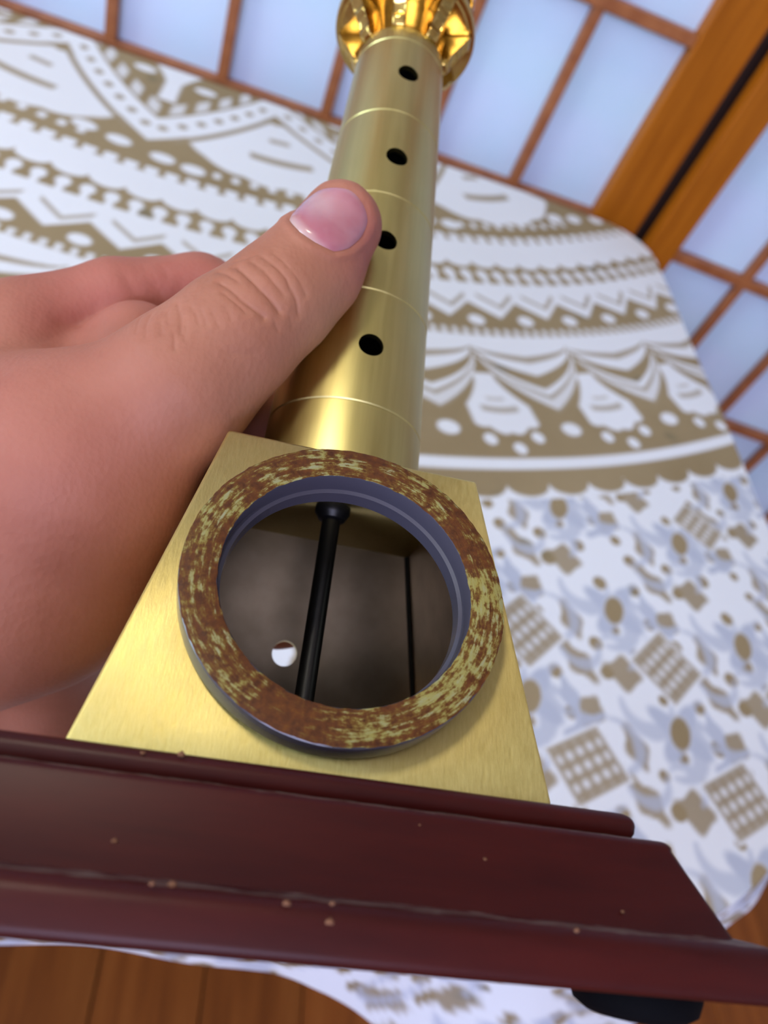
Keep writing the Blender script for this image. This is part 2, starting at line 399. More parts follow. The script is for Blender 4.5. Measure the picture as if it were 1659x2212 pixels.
step = .0016
ol2 = outline(0.0); V = []; Fc = []
gx = np.arange(TBX0, AX+step, step*1.0); gy = np.arange(TBY0, AY+step, step)
gx = np.r_[np.arange(TBX0, -.36, .006), np.arange(-.36, AX+.002, step)]
GX, GY = np.meshgrid(gx, gy, indexing='ij'); P = np.c_[GX.ravel(), GY.ravel()]
def inside(P, Q):
    r = np.zeros(len(P), bool); n = len(Q)
    for i in range(n):
        a, b = Q[i], Q[(i+1) % n]
        if a[1] == b[1]: continue
        c = (a[1] > P[:, 1]) != (b[1] > P[:, 1])
        r ^= c & (P[:, 0] < (b[0]-a[0])*(P[:, 1]-a[1])/(b[1]-a[1])+a[0])
    return r
ins = inside(P, ol2)
ol3 = resample(ol2, .004)
nx, ny = len(gx), len(gy)
idx = np.arange(nx*ny).reshape(nx, ny)
quad = np.stack([idx[:-1, :-1], idx[1:, :-1], idx[1:, 1:], idx[:-1, 1:]], -1).reshape(-1, 4)
quad = quad[ins[quad].any(1)]
used = np.unique(quad); outv = used[~ins[used]]
for c in range(0, len(outv), 2000):                       # snap the outermost points onto the hem line
    q = P[outv[c:c+2000]]; dd = ((q[:, None, :]-ol3[None])**2).sum(-1); P[outv[c:c+2000]] = ol3[dd.argmin(1)]
remap = -np.ones(nx*ny, int); remap[used] = np.arange(len(used)); quad = remap[quad]; P = P[used]
def wave(x, y): return .0007*np.sin(x*21+1.3*np.sin(y*9))+.0006*np.sin(y*27+2*x*8)
Z = TABLE_Z+.0006+.0012+wave(P[:, 0], P[:, 1])*.8
pt_, pb_ = pattern(P[:, 0], P[:, 1])
# hanging hem all round, longer where a corner of the cloth falls over the near edge
sk = resample(ol2, .003); n = len(sk)
tg = np.roll(sk, -1, 0)-np.roll(sk, 1, 0); tg /= np.linalg.norm(tg, axis=1)[:, None]; nr = np.c_[tg[:, 1], -tg[:, 0]]
i0 = int(np.argmin(np.hypot(sk[:, 0]+.5, sk[:, 1]-TBY0)))
sk = np.roll(sk, -i0, 0); nr = np.roll(nr, -i0, 0)
arc = np.arange(n)*np.hypot(*(sk[1]-sk[0]))
# where the hem hangs: (edge point) -> (hem seen over the table plane, drop below it)
crn = lambda th: (AX-.255+.255*math.sin(math.radians(th)), TBY0+.255-.255*math.cos(math.radians(th)))
HEM = [((-.5, TBY0), (-.47, .062), .030), ((-.03, TBY0), (-.029, .0590), .030), ((.085, TBY0), (.081, .0545), .045), ((.11, TBY0), (.105, .0474), .060), ((.128, TBY0), (.116, .038), .080),
       ((.155, TBY0), (.145, .012), .125), ((.198, TBY0), (.205, .012), .125), (crn(9), (.2426, .0439), .085), (crn(16), (.283, .0640), .055), (crn(26), (.3146, .0879), .035), (crn(40), (.344, .110), .030)]
ka = []; kp = []
for e_, hp_, dr_ in HEM:
    ka.append(arc[int(np.argmin(np.hypot(sk[:, 0]-e_[0], sk[:, 1]-e_[1])))]); f_ = 1+dr_/H; kp.append((hp_[0]*f_, hp_[1]*f_, TABLE_Z-dr_))
kp = np.array(kp); hem = sk+nr*.008; hem = np.c_[hem, np.full(n, TABLE_Z-.045)]
selh = arc <= ka[-1]
for c in range(3): hem[selh, c] = np.interp(arc[selh], ka, kp[:, c])
wgt = np.clip((arc-ka[-1])/.05, 0, 1)[:, None]; hem = np.where(arc[:, None] > ka[-1], hem*wgt+(1-wgt)*np.c_[sk+nr*.004, np.full(n, TABLE_Z-.030)], hem)
ker = np.ones(7)/7
for c in range(3): hem[:, c] = np.convolve(np.r_[hem[-3:, c], hem[:, c], hem[:3, c]], ker, 'valid')
rows = 26; SV = []; SU = []
top = np.c_[sk, TABLE_Z+.0016+wave(sk[:, 0], sk[:, 1])*.8]
mid = np.c_[sk+nr*.005, TABLE_Z-.25*(TABLE_Z-hem[:, 2])]
Ln = np.linalg.norm(hem-top, axis=1)
for k in range(rows+1):
    t_ = k/rows
    q = (1-t_)**2*top+2*t_*(1-t_)*mid+t_*t_*hem
    rip = (.0035*np.sin(arc*46)+.002*np.sin(arc*83+1))*np.clip((TABLE_Z-q[:, 2])/.08, 0, 1)
    q[:, :2] += nr*rip[:, None]
    SV.append(q); SU.append(sk+nr*(Ln*t_)[:, None])
SV = np.vstack(SV); SU = np.vstack(SU)
ps_, pbs_ = pattern(SU[:, 0], SU[:, 1])
si = np.arange((rows+1)*n).reshape(rows+1, n); sj = np.roll(si, -1, 1)
sq = np.stack([si[:-1], si[1:], sj[1:], sj[:-1]], -1).reshape(-1, 4)+len(P)
allv = np.vstack([np.c_[P, Z], SV]); allq = np.vstack([quad, sq])
me = bpy.data.meshes.new('tablecloth'); me.from_pydata(allv.tolist(), [], allq.tolist()); me.update()
for nm, arr in (('print_tan', np.r_[pt_, ps_]), ('print_blue', np.r_[pb_, pbs_])):
    a_ = me.attributes.new(nm, 'FLOAT', 'POINT'); a_.data.foreach_set('value', arr.astype(np.float32))
tag(link('tablecloth', me, m_cloth, None, True), 'white cotton tablecloth printed with tan mandala bands and a flowered border', 'tablecloth')

# ------------------------------------------------------------------ folding screen
m_cedar = mat('stained_cedar', (.30, .10, .02), .5, 0, Specular_IOR_Level=.2)
nt = NT(m_cedar); nt.l(nt.ramp(nt.noise(nt.coord((30, 30, 2)), 4, 5), [(.3, (.31, .085, .002)), (.7, (.44, .135, .006))]), nt.b.inputs['Base Color'])
m_slat = mat('red_cedar', (.30, .11, .04), .45)
nt = NT(m_slat); nt.l(nt.ramp(nt.noise(nt.coord((12, 12, 12)), 6, 4), [(.3, (.27, .082, .022)), (.7, (.38, .135, .042))]), nt.b.inputs['Base Color'])
m_paper = mat('blue_white_paper', (.60, .71, .88), .7)
nt = NT(m_paper); pn = nt.noise(nt.coord(), 7, 3)
nt.l(nt.ramp(pn, [(.35, (.55, .77, .90)), (.65, (.62, .76, .96))]), nt.b.inputs['Base Color'])
scr = tag(empty('folding_screen', (0.06, .86, 0)), 'folding screen of cedar lattice and pale blue paper panes behind the table', 'screen')
RZ0, RSP, NR = .7275, .199, 9
RAILS = [RZ0+RSP*k for k in range(-3, 6)]
def panel(ox, oy, ang, xs, st_l, st_r):
    """xs: pane boundaries along the panel from its origin; stiles outside the first and last"""
    mtx = Matrix.Translation((ox, oy, 0)) @ Matrix.Rotation(ang, 4, 'Z')
    base = scr.matrix_world.inverted() if False else Matrix.Translation((-scr.location.x, -scr.location.y, 0))
    def put(name, me, x, y, z, mt):
        o = link(name, me, mt, scr); o.matrix_local = base @ mtx @ Matrix.Translation((x, y, z)); return o
    zt, zb = RAILS[-1], RAILS[0]
    put('stile', box_mesh('stile', st_l, .024, 1.80, .002), xs[0]-st_l/2, 0, .90, m_cedar)
    put('stile', box_mesh('stile', st_r, .024, 1.80, .002), xs[-1]+st_r/2, 0, .90, m_cedar)
    W = xs[-1]-xs[0]; xm = (xs[0]+xs[-1])/2
    put('top_rail', box_mesh('top_rail', W, .022, .05, .002), xm, 0, 1.775, m_cedar)
    put('bottom_rail', box_mesh('bottom_rail', W, .022, RAILS[0]-.03, .002), xm, 0, .03+(RAILS[0]-.03)/2-.007, m_cedar)
    mr = box_mesh('rail', W, .014, .0125, .001)
    for z in RAILS[1:]: put('rail', mr, xm, -.001, z, m_slat)
    seg = [(RAILS[k], RAILS[k+1]) for k in range(len(RAILS)-1)]+[(RAILS[-1], 1.75)]
    for x in xs[1:-1]:
        put('muntin', box_mesh('muntin', .0115, .012, 1.75-RAILS[0], .001), x, 0, (1.75+RAILS[0])/2, m_slat)
    for a, b in zip(xs[:-1], xs[1:]):
        pm = box_mesh('paper_pane', b-a, .0012, RSP)
        for (za, zc) in seg:
            o = put('paper_pane', pm, (a+b)/2, .0085, (za+zc)/2, m_paper)
            if zc-za < RSP-.001: o.matrix_local = o.matrix_local @ Matrix.Diagonal((1, 1, (zc-za)/RSP, 1))
panel(0, .862, 0, [-.277, -.164, -.051, .061, .175, .288, .395], .062, .060)
ra = -math.radians(6.0)
panel(.4635, .840, ra, [.0415, .1425, .2485, .3545, .4605, .5665], .0375, .055)
m_gap = mat('dark_gap_filler', (.03, .010, .004), .8)  # dark strip added behind the stiles so the gap between panels reads black
o = link('gap_strip', box_mesh('gap_strip', .05, .002, 1.78), m_gap, scr); o.location = (.466-scr.location.x, .8765-scr.location.y, .90)
la = math.radians(7)
panel(-.342-.80*math.cos(la), .862-.80*math.sin(la), la, [.055, .17, .285, .4, .515, .63, .745], .055, .05)

# ------------------------------------------------------------------ brass lighthouse (own axes: x right, y away from the open face, z up the tower)
ML = np.array([[.9655696, -.2338184, .11403642], [.19254301, .34755618, -.91767744], [.17493581, .90803836, .38060978]])
TL = np.array([-.01843868, .05378933, .15119964])
def L_cam(q): return ML @ np.asarray(q, float)+TL
def L_world(q): return CAM+C2W @ L_cam(q)
A0, A1, HB = .03824, .02541, .06117           # housing half-widths at foot and top, height
RO, RI, RD, RT = .028, .02148, .0066, .03052   # clock ring
B0, B1, B2, B3 = .04776, .05059, .05739, .0615
Z1, Z2, Z3 = -.00339, -.01498, -.0219
RC0, RC1, ZT = .01888, .01297, .2049
lh = empty('brass_lighthouse')
lm4 = np.eye(4); lm4[:3, :3] = C2W @ ML; lm4[:3, 3] = L_world((0, 0, Z3))
lh.matrix_world = Matrix(lm4.tolist())
tag(lh, 'hollow brass lighthouse ornament on a dark red wooden base, held tilted in the hand', 'ornament')
def part(name, me, mt, parent=None, ang=35):
    o = link(name, me, mt, parent or lh)
    if parent is None: o.location = (0, 0, -Z3)
    if ang: smooth_angle(o, ang)
    return o

def brass(name, c_lo, c_hi, rough, streak, bump=.25, aniso=0.0):
    mt = mat(name, c_hi, rough, 1.0); nt = NT(mt)
    st = nt.noise(nt.coord(streak), 1.0, 5, .65)
    bl = nt.noise(nt.coord((1, 1, .45)), 60, 3)
    f_ = nt.math('ADD', nt.math('MULTIPLY', st, .55), nt.math('MULTIPLY', bl, .45))
    nt.l(nt.ramp(f_, [(.32, c_lo), (.62, c_hi)]), nt.b.inputs['Base Color'])
    nt.l(nt.math('ADD', nt.math('MULTIPLY', st, .22), rough-.11), nt.b.inputs['Roughness'])
    nt.bump(st, bump, .00012)
    if aniso:                                   # brushed up and down: highlights spread sideways
        tg_ = nt.n('ShaderNodeTangent'); tg_.direction_type = 'RADIAL'; tg_.axis = 'Z'
        nt.l(tg_.outputs[0], nt.b.inputs['Tangent']); nt.b.inputs['Anisotropic'].default_value = aniso
    return mt
m_brass_box = brass('brushed_brass', (.58, .460, .150), (.71, .590, .240), .48, (1900, 1900, 90), .5, .8)
m_brass_col = brass('satin_brass', (.53, .455, .165), (.65, .57, .235), .33, (330, 330, 5), .08, .6)
m_brass_pol = brass('polished_brass', (.52, .34, .085), (.66, .47, .15), .16, (300, 300, 300), .05)
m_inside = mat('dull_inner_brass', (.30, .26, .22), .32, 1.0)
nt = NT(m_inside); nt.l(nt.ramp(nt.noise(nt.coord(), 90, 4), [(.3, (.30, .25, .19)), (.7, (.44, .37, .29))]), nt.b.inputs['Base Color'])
m_black = mat('black_rod', (.006, .006, .007), .38)
m_felt = mat('black_felt', (.002, .002, .003), .8, 0, Specular_IOR_Level=.08)

# housing: hollow truncated pyramid with a round opening in the front and a wire hole in the back
def frustum(a0, a1, z0, z1, bev=0):
    bm = bmesh.new()
    lo = [bm.verts.new((x*a0, y*a0, z0)) for x, y in ((-1, -1), (1, -1), (1, 1), (-1, 1))]
    hi = [bm.verts.new((x*a1, y*a1, z1)) for x, y in ((-1, -1), (1, -1), (1, 1), (-1, 1))]
    bm.faces.new(hi); bm.faces.new(lo[::-1])
    for i in range(4): j = (i+1) % 4; bm.faces.new((lo[i], lo[j], hi[j], hi[i]))
    if bev: bmesh.ops.bevel(bm, geom=bm.edges[:], offset=bev, segments=3, profile=.5, affect='EDGES')
    return bm_mesh(bm, 'frustum')
slope = (A0-A1)/HB
fu = Vector((1, 0, 0)); fv = Vector((0, slope, 1)).normalized(); fn = fu.cross(fv)
fc = Vector((0, -A0, 0))+fv*RT
def face_mtx(off=0.0):
    m_ = Matrix((fu, fv, fn)).transposed().to_4x4(); m_.translation = fc+fn*off; return m_
def cyl(r, d, seg=64):
    bm = bmesh.new(); bmesh.ops.create_cone(bm, cap_ends=True, segments=seg, radius1=r, radius2=r, depth=d); return bm
WT = .0014
c1 = cyl(RI, .012, 96); bmesh.ops.transform(c1, matrix=face_mtx(), verts=c1.verts)
c2 = cyl(.0031, .02, 40); bmesh.ops.transform(c2, matrix=Matrix.Translation((-.0030, .0310, .0309)) @ Matrix.Rotation(math.pi/2, 4, 'X'), verts=c2.verts)
ia0 = A0-WT-.0; iz0, iz1 = .0008, HB-WT
ih = lambda z: A0+(A1-A0)*z/HB-WT
hm = boolean(frustum(A0, A1, 0, HB, .0007), [frustum(ih(iz0), ih(iz1), iz0, iz1), bm_mesh(c1, 'c'), bm_mesh(c2, 'c')])
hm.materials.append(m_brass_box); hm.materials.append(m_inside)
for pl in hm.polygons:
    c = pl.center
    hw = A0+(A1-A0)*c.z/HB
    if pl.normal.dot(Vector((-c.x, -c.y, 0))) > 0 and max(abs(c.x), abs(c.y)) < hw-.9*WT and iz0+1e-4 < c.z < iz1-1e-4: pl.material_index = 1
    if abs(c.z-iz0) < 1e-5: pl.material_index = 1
housing = part('housing', hm, m_brass_box, ang=30)

# clock mounting ring: worn plastic ring with rusty glue residue on its face
m_ring = mat('grey_plastic_ring', (.062, .058, .078), .2, 0, Specular_IOR_Level=.6)
m_res = mat('rusty_glue_residue', (.2, .09, .03), .55, 0, Specular_IOR_Level=.25)
nt = NT(m_res)
tc = nt.n('ShaderNodeTexCoord'); sep = nt.n('ShaderNodeSeparateXYZ'); nt.l(tc.outputs['Object'], sep.inputs[0])
ln = nt.n('ShaderNodeVectorMath'); ln.operation = 'LENGTH'
flat = nt.n('ShaderNodeVectorMath'); flat.operation = 'MULTIPLY'; flat.inputs[1].default_value = (1, 1, 0); nt.l(tc.outputs['Object'], flat.inputs[0])
nt.l(flat.outputs[0], ln.inputs[0])
nrm = nt.n('ShaderNodeVectorMath'); nrm.operation = 'NORMALIZE'; nt.l(flat.outputs[0], nrm.inputs[0])
sp2 = nt.n('ShaderNodeSeparateXYZ'); nt.l(nrm.outputs[0], sp2.inputs[0])
cb = nt.n('ShaderNodeCombineXYZ'); nt.l(nt.math('MULTIPLY', sp2.outputs[0], 2.2), cb.inputs[0]); nt.l(nt.math('MULTIPLY', sp2.outputs[1], 2.2), cb.inputs[1]); nt.l(nt.math('MULTIPLY', ln.outputs['Value'], 480), cb.inputs[2])
n1 = nt.noise(cb.outputs[0], 2.6, 7, .68); n2 = nt.noise(tc.outputs['Object'], 620, 5, .7); n3 = nt.noise(tc.outputs['Object'], 75, 3, .55)
mixn = nt.math('ADD', nt.math('ADD', nt.math('MULTIPLY', n1, .52), nt.math('MULTIPLY', n2, .30)), nt.math('MULTIPLY', n3, .38))
brown = nt.ramp(n2, [(.3, (.050, .014, .004)), (.55, (.105, .032, .006)), (.8, (.19, .068, .010))])
olive = nt.ramp(n1, [(.3, (.27, .205, .028)), (.55, (.27, .245, .075)), (.75, (.28, .29, .20))])
edge = nt.ramp(mixn, [(0, (0, 0, 0)), (.630, (0, 0, 0)), (.675, (1, 1, 1)), (1, (1, 1, 1))])
amber = nt.mix(nt.sstep(mixn, .575, .645), brown, (.135, .068, .009))
nt.l(nt.mix(edge, amber, olive), nt.b.inputs['Base Color'])
nt.l(nt.ramp(n2, [(.3, (.38, .38, .38)), (.7, (.75, .75, .75))]), nt.b.inputs['Roughness']); nt.bump(mixn, .5, .0004)
rp = [(RI, -.004), (RI, RD-.0007), (RI+.0006, RD-.0001), (RO-.0012, RD-.0001), (RO-.0004, RD-.0006), (RO, RD-.0014), (RO, .0012), (RO-.0006, 0), (RO-.0006, -.0001), (RI+.0004, -.0001), (RI+.0004, -.004)]
rp = [(RI-.0004, -.0012), (RI-.0004, .0018), (RI+.0002, .0022), (RI+.0002, RD-.0005), (RI+.0004, RD-.0002), (RO-.0005, RD-.0002), (RO-.0001, RD-.0005), (RO, RD-.0010), (RO, .0014), (RO-.0007, .0008), (RO-.0007, .00002), (RI+.0014, .00002), (RI+.0014, -.0012)]
ring = part('mounting_ring', lathe('mounting_ring', rp, 160), m_ring)
ring.matrix_local = Matrix.Translation((0, 0, -Z3)) @ face_mtx()
# residue layer, slightly ragged
bm = bmesh.new(); seg = 320; rad = [RI+.00035, RI+.0016, RI+.0035, RO-.0010, RO-.00015]
rr_ = rng.normal(0, 1, (seg, 2)); vs = []
sm = lambda a: (np.roll(a, 1)+a+np.roll(a, -1))/3
e0, e1 = sm(rr_[:, 0])*.00012, sm(rr_[:, 1])*.00012
for i in range(seg):
    t_ = 2*math.pi*i/seg; row = []
    for k_, r_ in enumerate(rad):
        r2 = r_+(e0[i] if k_ == 0 else e1[i] if k_ == 4 else 0)
        z_ = RD-.0002+(.00002 if k_ in (0, 4) else .00022+.00010*math.sin(i*.37+k_*2)*math.sin(i*.083))
        row.append(bm.verts.new((r2*math.cos(t_), r2*math.sin(t_), z_)))
    vs.append(row)
for i in range(seg):
    for k_ in range(4): bm.faces.new((vs[i][k_], vs[i][k_+1], vs[(i+1) % seg][k_+1], vs[(i+1) % seg][k_]))
res = part('glue_residue', bm_mesh(bm, 'glue_residue'), m_res, ring); res['label'] = 'rust brown and yellow glue residue'

# tapered column: tube with turned grooves and four port holes
def cr(z): return RC0+(RC1-RC0)*(z-HB)/(ZT-HB)
GRO = [.0779, .1088, .1396, .1697, .1995]
prof = [(cr(HB), HB)]
for g_ in GRO: prof += [(cr(g_), g_-.00032), (cr(g_)-.00022, g_), (cr(g_), g_+.00032)]
prof += [(cr(ZT)-.0000, ZT-.0006), (cr(ZT)-.0006, ZT), (.0005, ZT), (.0005, ZT-.0015), (cr(ZT)-.0016, ZT-.0015), (cr(HB)-.0014, HB)]
cut = []
for z_ in (.0932, .1245, .1531, .1856):
    c = cyl(.00292, .02, 40); bmesh.ops.transform(c, matrix=Matrix.Translation((.0009, -.019, z_)) @ Matrix.Rotation(math.pi/2, 4, 'X'), verts=c.verts); cut.append(bm_mesh(c, 'c'))
column = part('column', boolean(lathe('column', prof, 128), cut), m_brass_col, ang=25)
m_dark = mat('inner_tube_shade', (.004, .0035, .003), .95)  # shade inside the closed tube put into the colour, keeps port holes black
column.data.materials.append(m_dark)
for pl in column.data.polygons:
    c = pl.center
    if math.hypot(c.x, c.y) < cr(c.z)-.0011: pl.material_index = 1

# gallery on top: neck, wavy brackets, deck, lantern
ZD = .2168
part('neck', lathe('neck', [(.0005, ZT), (.0122, ZT), (.0118, ZT+.003), (.0122, ZD), (.0005, ZD)], 64), m_brass_pol)
part('deck', lathe('deck', [(.0005, ZD), (.0196, ZD), (.0200, ZD+.0006), (.0212, ZD+.0006), (.0215, ZD+.0012), (.0215, ZD+.0034), (.0210, ZD+.004), (.0005, ZD+.004)], 96), m_brass_pol)
bp = [(.0116, ZT-.0005), (.0136, ZT-.0008), (.0150, ZT+.0012), (.0146, ZT+.0032), (.0158, ZT+.0052), (.0176, ZT+.0062), (.0176, ZT+.0082), (.0196, ZT+.0094), (.0206, ZD+.0001), (.0116, ZD+.0001)]
def bracket_mesh():
    bm = bmesh.new(); w_ = .0019
    a = [bm.verts.new((x, -w_, z)) for x, z in bp]; b = [bm.verts.new((x, w_, z)) for x, z in bp]
    bm.faces.new(a); bm.faces.new(b[::-1])
    for i in range(len(bp)): j = (i+1) % len(bp); bm.faces.new((a[i], a[j], b[j], b[i]))
    bmesh.ops.bevel(bm, geom=bm.edges[:], offset=.0005, segments=2, profile=.5, affect='EDGES')
    return bm_mesh(bm, 'bracket')
bmsh = bracket_mesh()
for k_ in range(8):
    o = part('bracket', bmsh, m_brass_pol, ang=50 if k_ == 0 else 0); o.rotation_euler = (0, 0, math.radians(-62+45*k_))
pm_ = lathe('railing_post', [(0, 0), (.0011, 0), (.0007, .002), (.0011, .004), (.0007, .006), (.0009, .0095), (0, .0095)], 12, False)
for k_ in range(16):
    a_ = 2*math.pi*k_/16; o = part('railing_post', pm_, m_brass_pol, ang=40 if k_ == 0 else 0); o.location = (.0195*math.cos(a_), .0195*math.sin(a_), ZD+.004-Z3)
part('handrail', lathe('handrail', [(.0187, ZD+.0135), (.0203, ZD+.0135), (.0203, ZD+.0150), (.0187, ZD+.0150)], 64), m_brass_pol)
m_lens = mat('lantern_glass', (.9, .92, .9), .05, 0, Transmission_Weight=1.0, IOR=1.45)
part('lantern', lathe('lantern', [(0, ZD+.004), (.0105, ZD+.004), (.0105, ZD+.028), (0, ZD+.028)], 32, False), m_lens)
part('lantern_roof', lathe('lantern_roof', [(0, ZD+.028), (.0130, ZD+.028), (.0125, ZD+.031), (.0085, ZD+.036), (.003, ZD+.040), (.0016, ZD+.043), (.0020, ZD+.0445), (.0008, ZD+.048), (0, ZD+.0485)], 48, False), m_brass_pol)

# wiring tube and its nut inside the housing
part('wire_tube', lathe('wire_tube', [(0, -.004), (.0021, -.004), (.0021, HB-.0015), (0, HB-.0015)], 24, False), m_black)
part('lock_nut', lathe('lock_nut', [(.0019, HB-.0050), (.0030, HB-.0046), (.0036, HB-.0036), (.0040, HB-.0030), (.0040, HB-.00145), (.0019, HB-.00145)], 24), m_black)

# dark solder seams down the housing's inner back corners
m_seam = mat('dark_solder', (.006, .005, .004), .7)
for sx in (-1, 1):
    a = Vector((sx*(ih(iz0)-.0003), ih(iz0)-.0003, iz0)); b = Vector((sx*(ih(iz1)-.0003), ih(iz1)-.0003, iz1))
    bm = cyl(.00055, (b-a).length, 10); bmesh.ops.transform(bm, matrix=Matrix.Translation((a+b)/2) @ (b-a).to_track_quat('Z', 'Y').to_matrix().to_4x4(), verts=bm.verts)
    part('solder_seam', bm_mesh(bm, 'solder_seam'), m_seam)

# wooden base: rounded step, sloping shoulder, square plinth
m_wood = mat('dark_red_lacquer', (.045, .004, .006), .42, 0, Specular_IOR_Level=.26)
nt = NT(m_wood)
tc = nt.n('ShaderNodeTexCoord'); sp3 = nt.n('ShaderNodeSeparateXYZ'); nt.l(tc.outputs['Object'], sp3.inputs[0])
gr = nt.noise(nt.coord((25, 160, 160)), 1.5, 5, .6)
basec = nt.ramp(gr, [(.3, (.034, .0022, .0022)), (.7, (.054, .0045, .0034))])
wob = nt.math('MULTIPLY', nt.math('SUBTRACT', nt.noise(nt.coord(), 160, 4), .5), .0007)
zz_ = nt.math('ADD', sp3.outputs[2], wob)
e_a = nt.sstep(nt.math('ABSOLUTE', nt.math('SUBTRACT', zz_, Z1)), .00022, .00006)
e_b = nt.sstep(nt.math('ABSOLUTE', nt.math('SUBTRACT', zz_, Z2)), .00022, .00006)
rub = nt.sstep(nt.noise(nt.coord((110, 700, 700)), 3, 4), .42, .58)
edgew = nt.math('MULTIPLY', nt.math('MAXIMUM', e_a, e_b), nt.math('ADD', nt.math('MULTIPLY', rub, .40), .08))
vor = nt.n('ShaderNodeTexVoronoi'); vor.inputs['Scale'].default_value = 130; nt.l(tc.outputs['Object'], vor.inputs['Vector'])
vsel = nt.n('ShaderNodeSeparateColor'); nt.l(vor.outputs['Color'], vsel.inputs[0])
chip = nt.math('MULTIPLY', nt.sstep(vor.outputs['Distance'], .07, .035), nt.sstep(vsel.outputs[0], .80, .82))
cc = nt.mix(edgew, basec, (.24, .19, .17)); cc = nt.mix(nt.math('MULTIPLY', chip, .9), cc, (.36, .22, .13))
nt.l(cc, nt.b.inputs['Base Color'])
def rloop(bm, hw, z, r=.0008, n_=3):
    out = []
    for cx, cy, a0 in ((1, 1, 0), (-1, 1, 90), (-1, -1, 180), (1, -1, 270)):
        for i in range(n_+1):
            a = math.radians(a0+90*i/n_); out.append(bm.verts.new((cx*(hw-r)+r*math.cos(a), cy*(hw-r)+r*math.sin(a), z)))
    return out
def stack(name, levels):
    bm = bmesh.new(); loops = [rloop(bm, hw, z, r) for hw, z, r in levels]
    bm.faces.new(loops[0][::-1]); bm.faces.new(loops[-1])
    for a, b in zip(loops[:-1], loops[1:]):
        for i in range(len(a)): j = (i+1) % len(a); bm.faces.new((a[i], a[j], b[j], b[i]))
    return bm_mesh(bm, name)
def arcpts(c_, z_, r_, a0, a1, n_=6): return [(c_+r_*math.cos(math.radians(a0+(a1-a0)*i/n_)), z_+r_*math.sin(math.radians(a0+(a1-a0)*i/n_))) for i in range(n_+1)]
lev = arcpts(B3-.0016, Z3+.0016, .0016, -90, 0)+arcpts(B3-.0022, Z2-.0022, .0022, 0, 78)
lev += [(B2-.0004, Z2+.0002)]+[(B1+.0009, Z1-.0013)]+arcpts(B1-.0004, Z1-.0014, .0014, 25, 90)
lev += [(B0-.0004, Z1), (B0-.0001, Z1+.0006)]+arcpts(B0-.0017, -.0017, .0017, 0, 90)+[(.02, .0)]
wb = part('wooden_base', stack('wooden_base', [(a, b, .0012) for a, b in lev]), m_wood, ang=40)
wb['label'] = 'dark red lacquered stepped wooden base'
# flakes of lacquer missing on the step, shoulder and plinth
m_chip = mat('bare_wood_chip', (.20, .095, .055), .85, 0, Specular_IOR_Level=.1)
ec_ = ML.T @ -TL
def base_hit(px):
    d = ML.T @ np.array([(px[0]-CX)/F_PX, (px[1]-CY)/F_PX, 1.0])
    for k_ in range(4000):
        q = ec_+d*(.06+k_*.00002)
        z = q[2]
        for (ha, za), (hb_, zb) in (((B3, Z3), (B3, Z2)), ((B2, Z2), (B1, Z1)), ((B0, Z1), (B0, 0))):
            if za <= z <= zb and q[1] >= -(ha+(hb_-ha)*(z-za)/(zb-za)): return q
for px, sz in (((248, 1816), .55), ((372, 1911), .75), ((328, 1909), .5), ((620, 1951), .7), ((713, 1991), .75), ((718, 1952), .5), ((392, 1629), .8), ((308, 1627), .55), ((1048, 1856), .4), ((906, 1783), .35), ((1246, 2010), .55), ((1345, 1970), .4)):
    q = base_hit(px)
    if q is None: continue
    bm = bmesh.new(); bmesh.ops.create_icosphere(bm, subdivisions=2, radius=1.0)
    for v in bm.verts:
        k_ = 1+.25*math.sin(7*v.co.x+5*v.co.z+px[0]); v.co = Vector((v.co.x*sz*.0007*k_, v.co.y*.00018, v.co.z*sz*.0005*k_))
    o = link('paint_chip', bm_mesh(bm, 'paint_chip'), m_chip, wb, True); o.location = q.tolist()
fm = lathe('foot_pad', [(0, Z3-.0046), (.0070, Z3-.0044), (.0086, Z3-.0034), (.0092, Z3-.0016), (.0092, Z3), (0, Z3)], 40, False)
for sx in (-1, 1):
    for sy in (-1, 1):
        o = part('foot_pad', fm, m_felt, ang=40); o.location = (sx*.0478, sy*.0462, -Z3); o['label'] = 'round black foot pad'

# ------------------------------------------------------------------ hand
def cp(x, y, z): return np.array([(x-CX)/F_PX*z, (y-CY)/F_PX*z, z])     # camera axes
def lp(x, y, z): return L_cam((x, y, z))
mm = .001
def finger(z0, pts, rs): return [(lp(*q), r) for q, r in zip(pts, rs)]
THUMB = [(cp(735, 488, .1745), 9.6*mm), (cp(672, 580, .1690), 10.9*mm), (cp(603, 648, .1655), 11.7*mm), (cp(505, 730, .1620), 13.0*mm), (cp(395, 830, .1610), 15.0*mm), (cp(150, 1020, .1660), 23*mm)]
PALM = [[(cp(150, 1020, .1660), 23*mm), (cp(60, 1225, .1750), 26*mm), (cp(-170, 1260, .172), 29*mm)],
        [(cp(150, 1020, .1660), 23*mm), (cp(-60, 980, .1800), 25*mm)],
        [(cp(40, 740, .1840), 12.5*mm), (cp(-60, 980, .1900), 22*mm), (cp(-170, 1260, .180), 28*mm)],
        [(cp(60, 1225, .180), 24*mm), (cp(60, 1330, .205), 20*mm), (cp(-120, 1300, .195), 26*mm)],
        [(cp(60, 1330, .210), 18*mm), (cp(95, 1490, .222), 17*mm), (cp(-120, 1520, .215), 20*mm)],
        [(cp(-170, 1260, .172), 29*mm), (cp(-560, 1420, .150), 28*mm), (cp(-1400, 1900, .13), 34*mm)]]
INDEX = [(cp(20, 728, .187), 12.4*mm), (cp(250, 655, .194), 10.8*mm), (cp(430, 636, .202), 10.2*mm), (lp(-.0270, .0110, .1130), 9.6*mm), (lp(-.0060, .0262, .1100), 8.8*mm), (lp(.0085, .0240, .1080), 8.0*mm)]
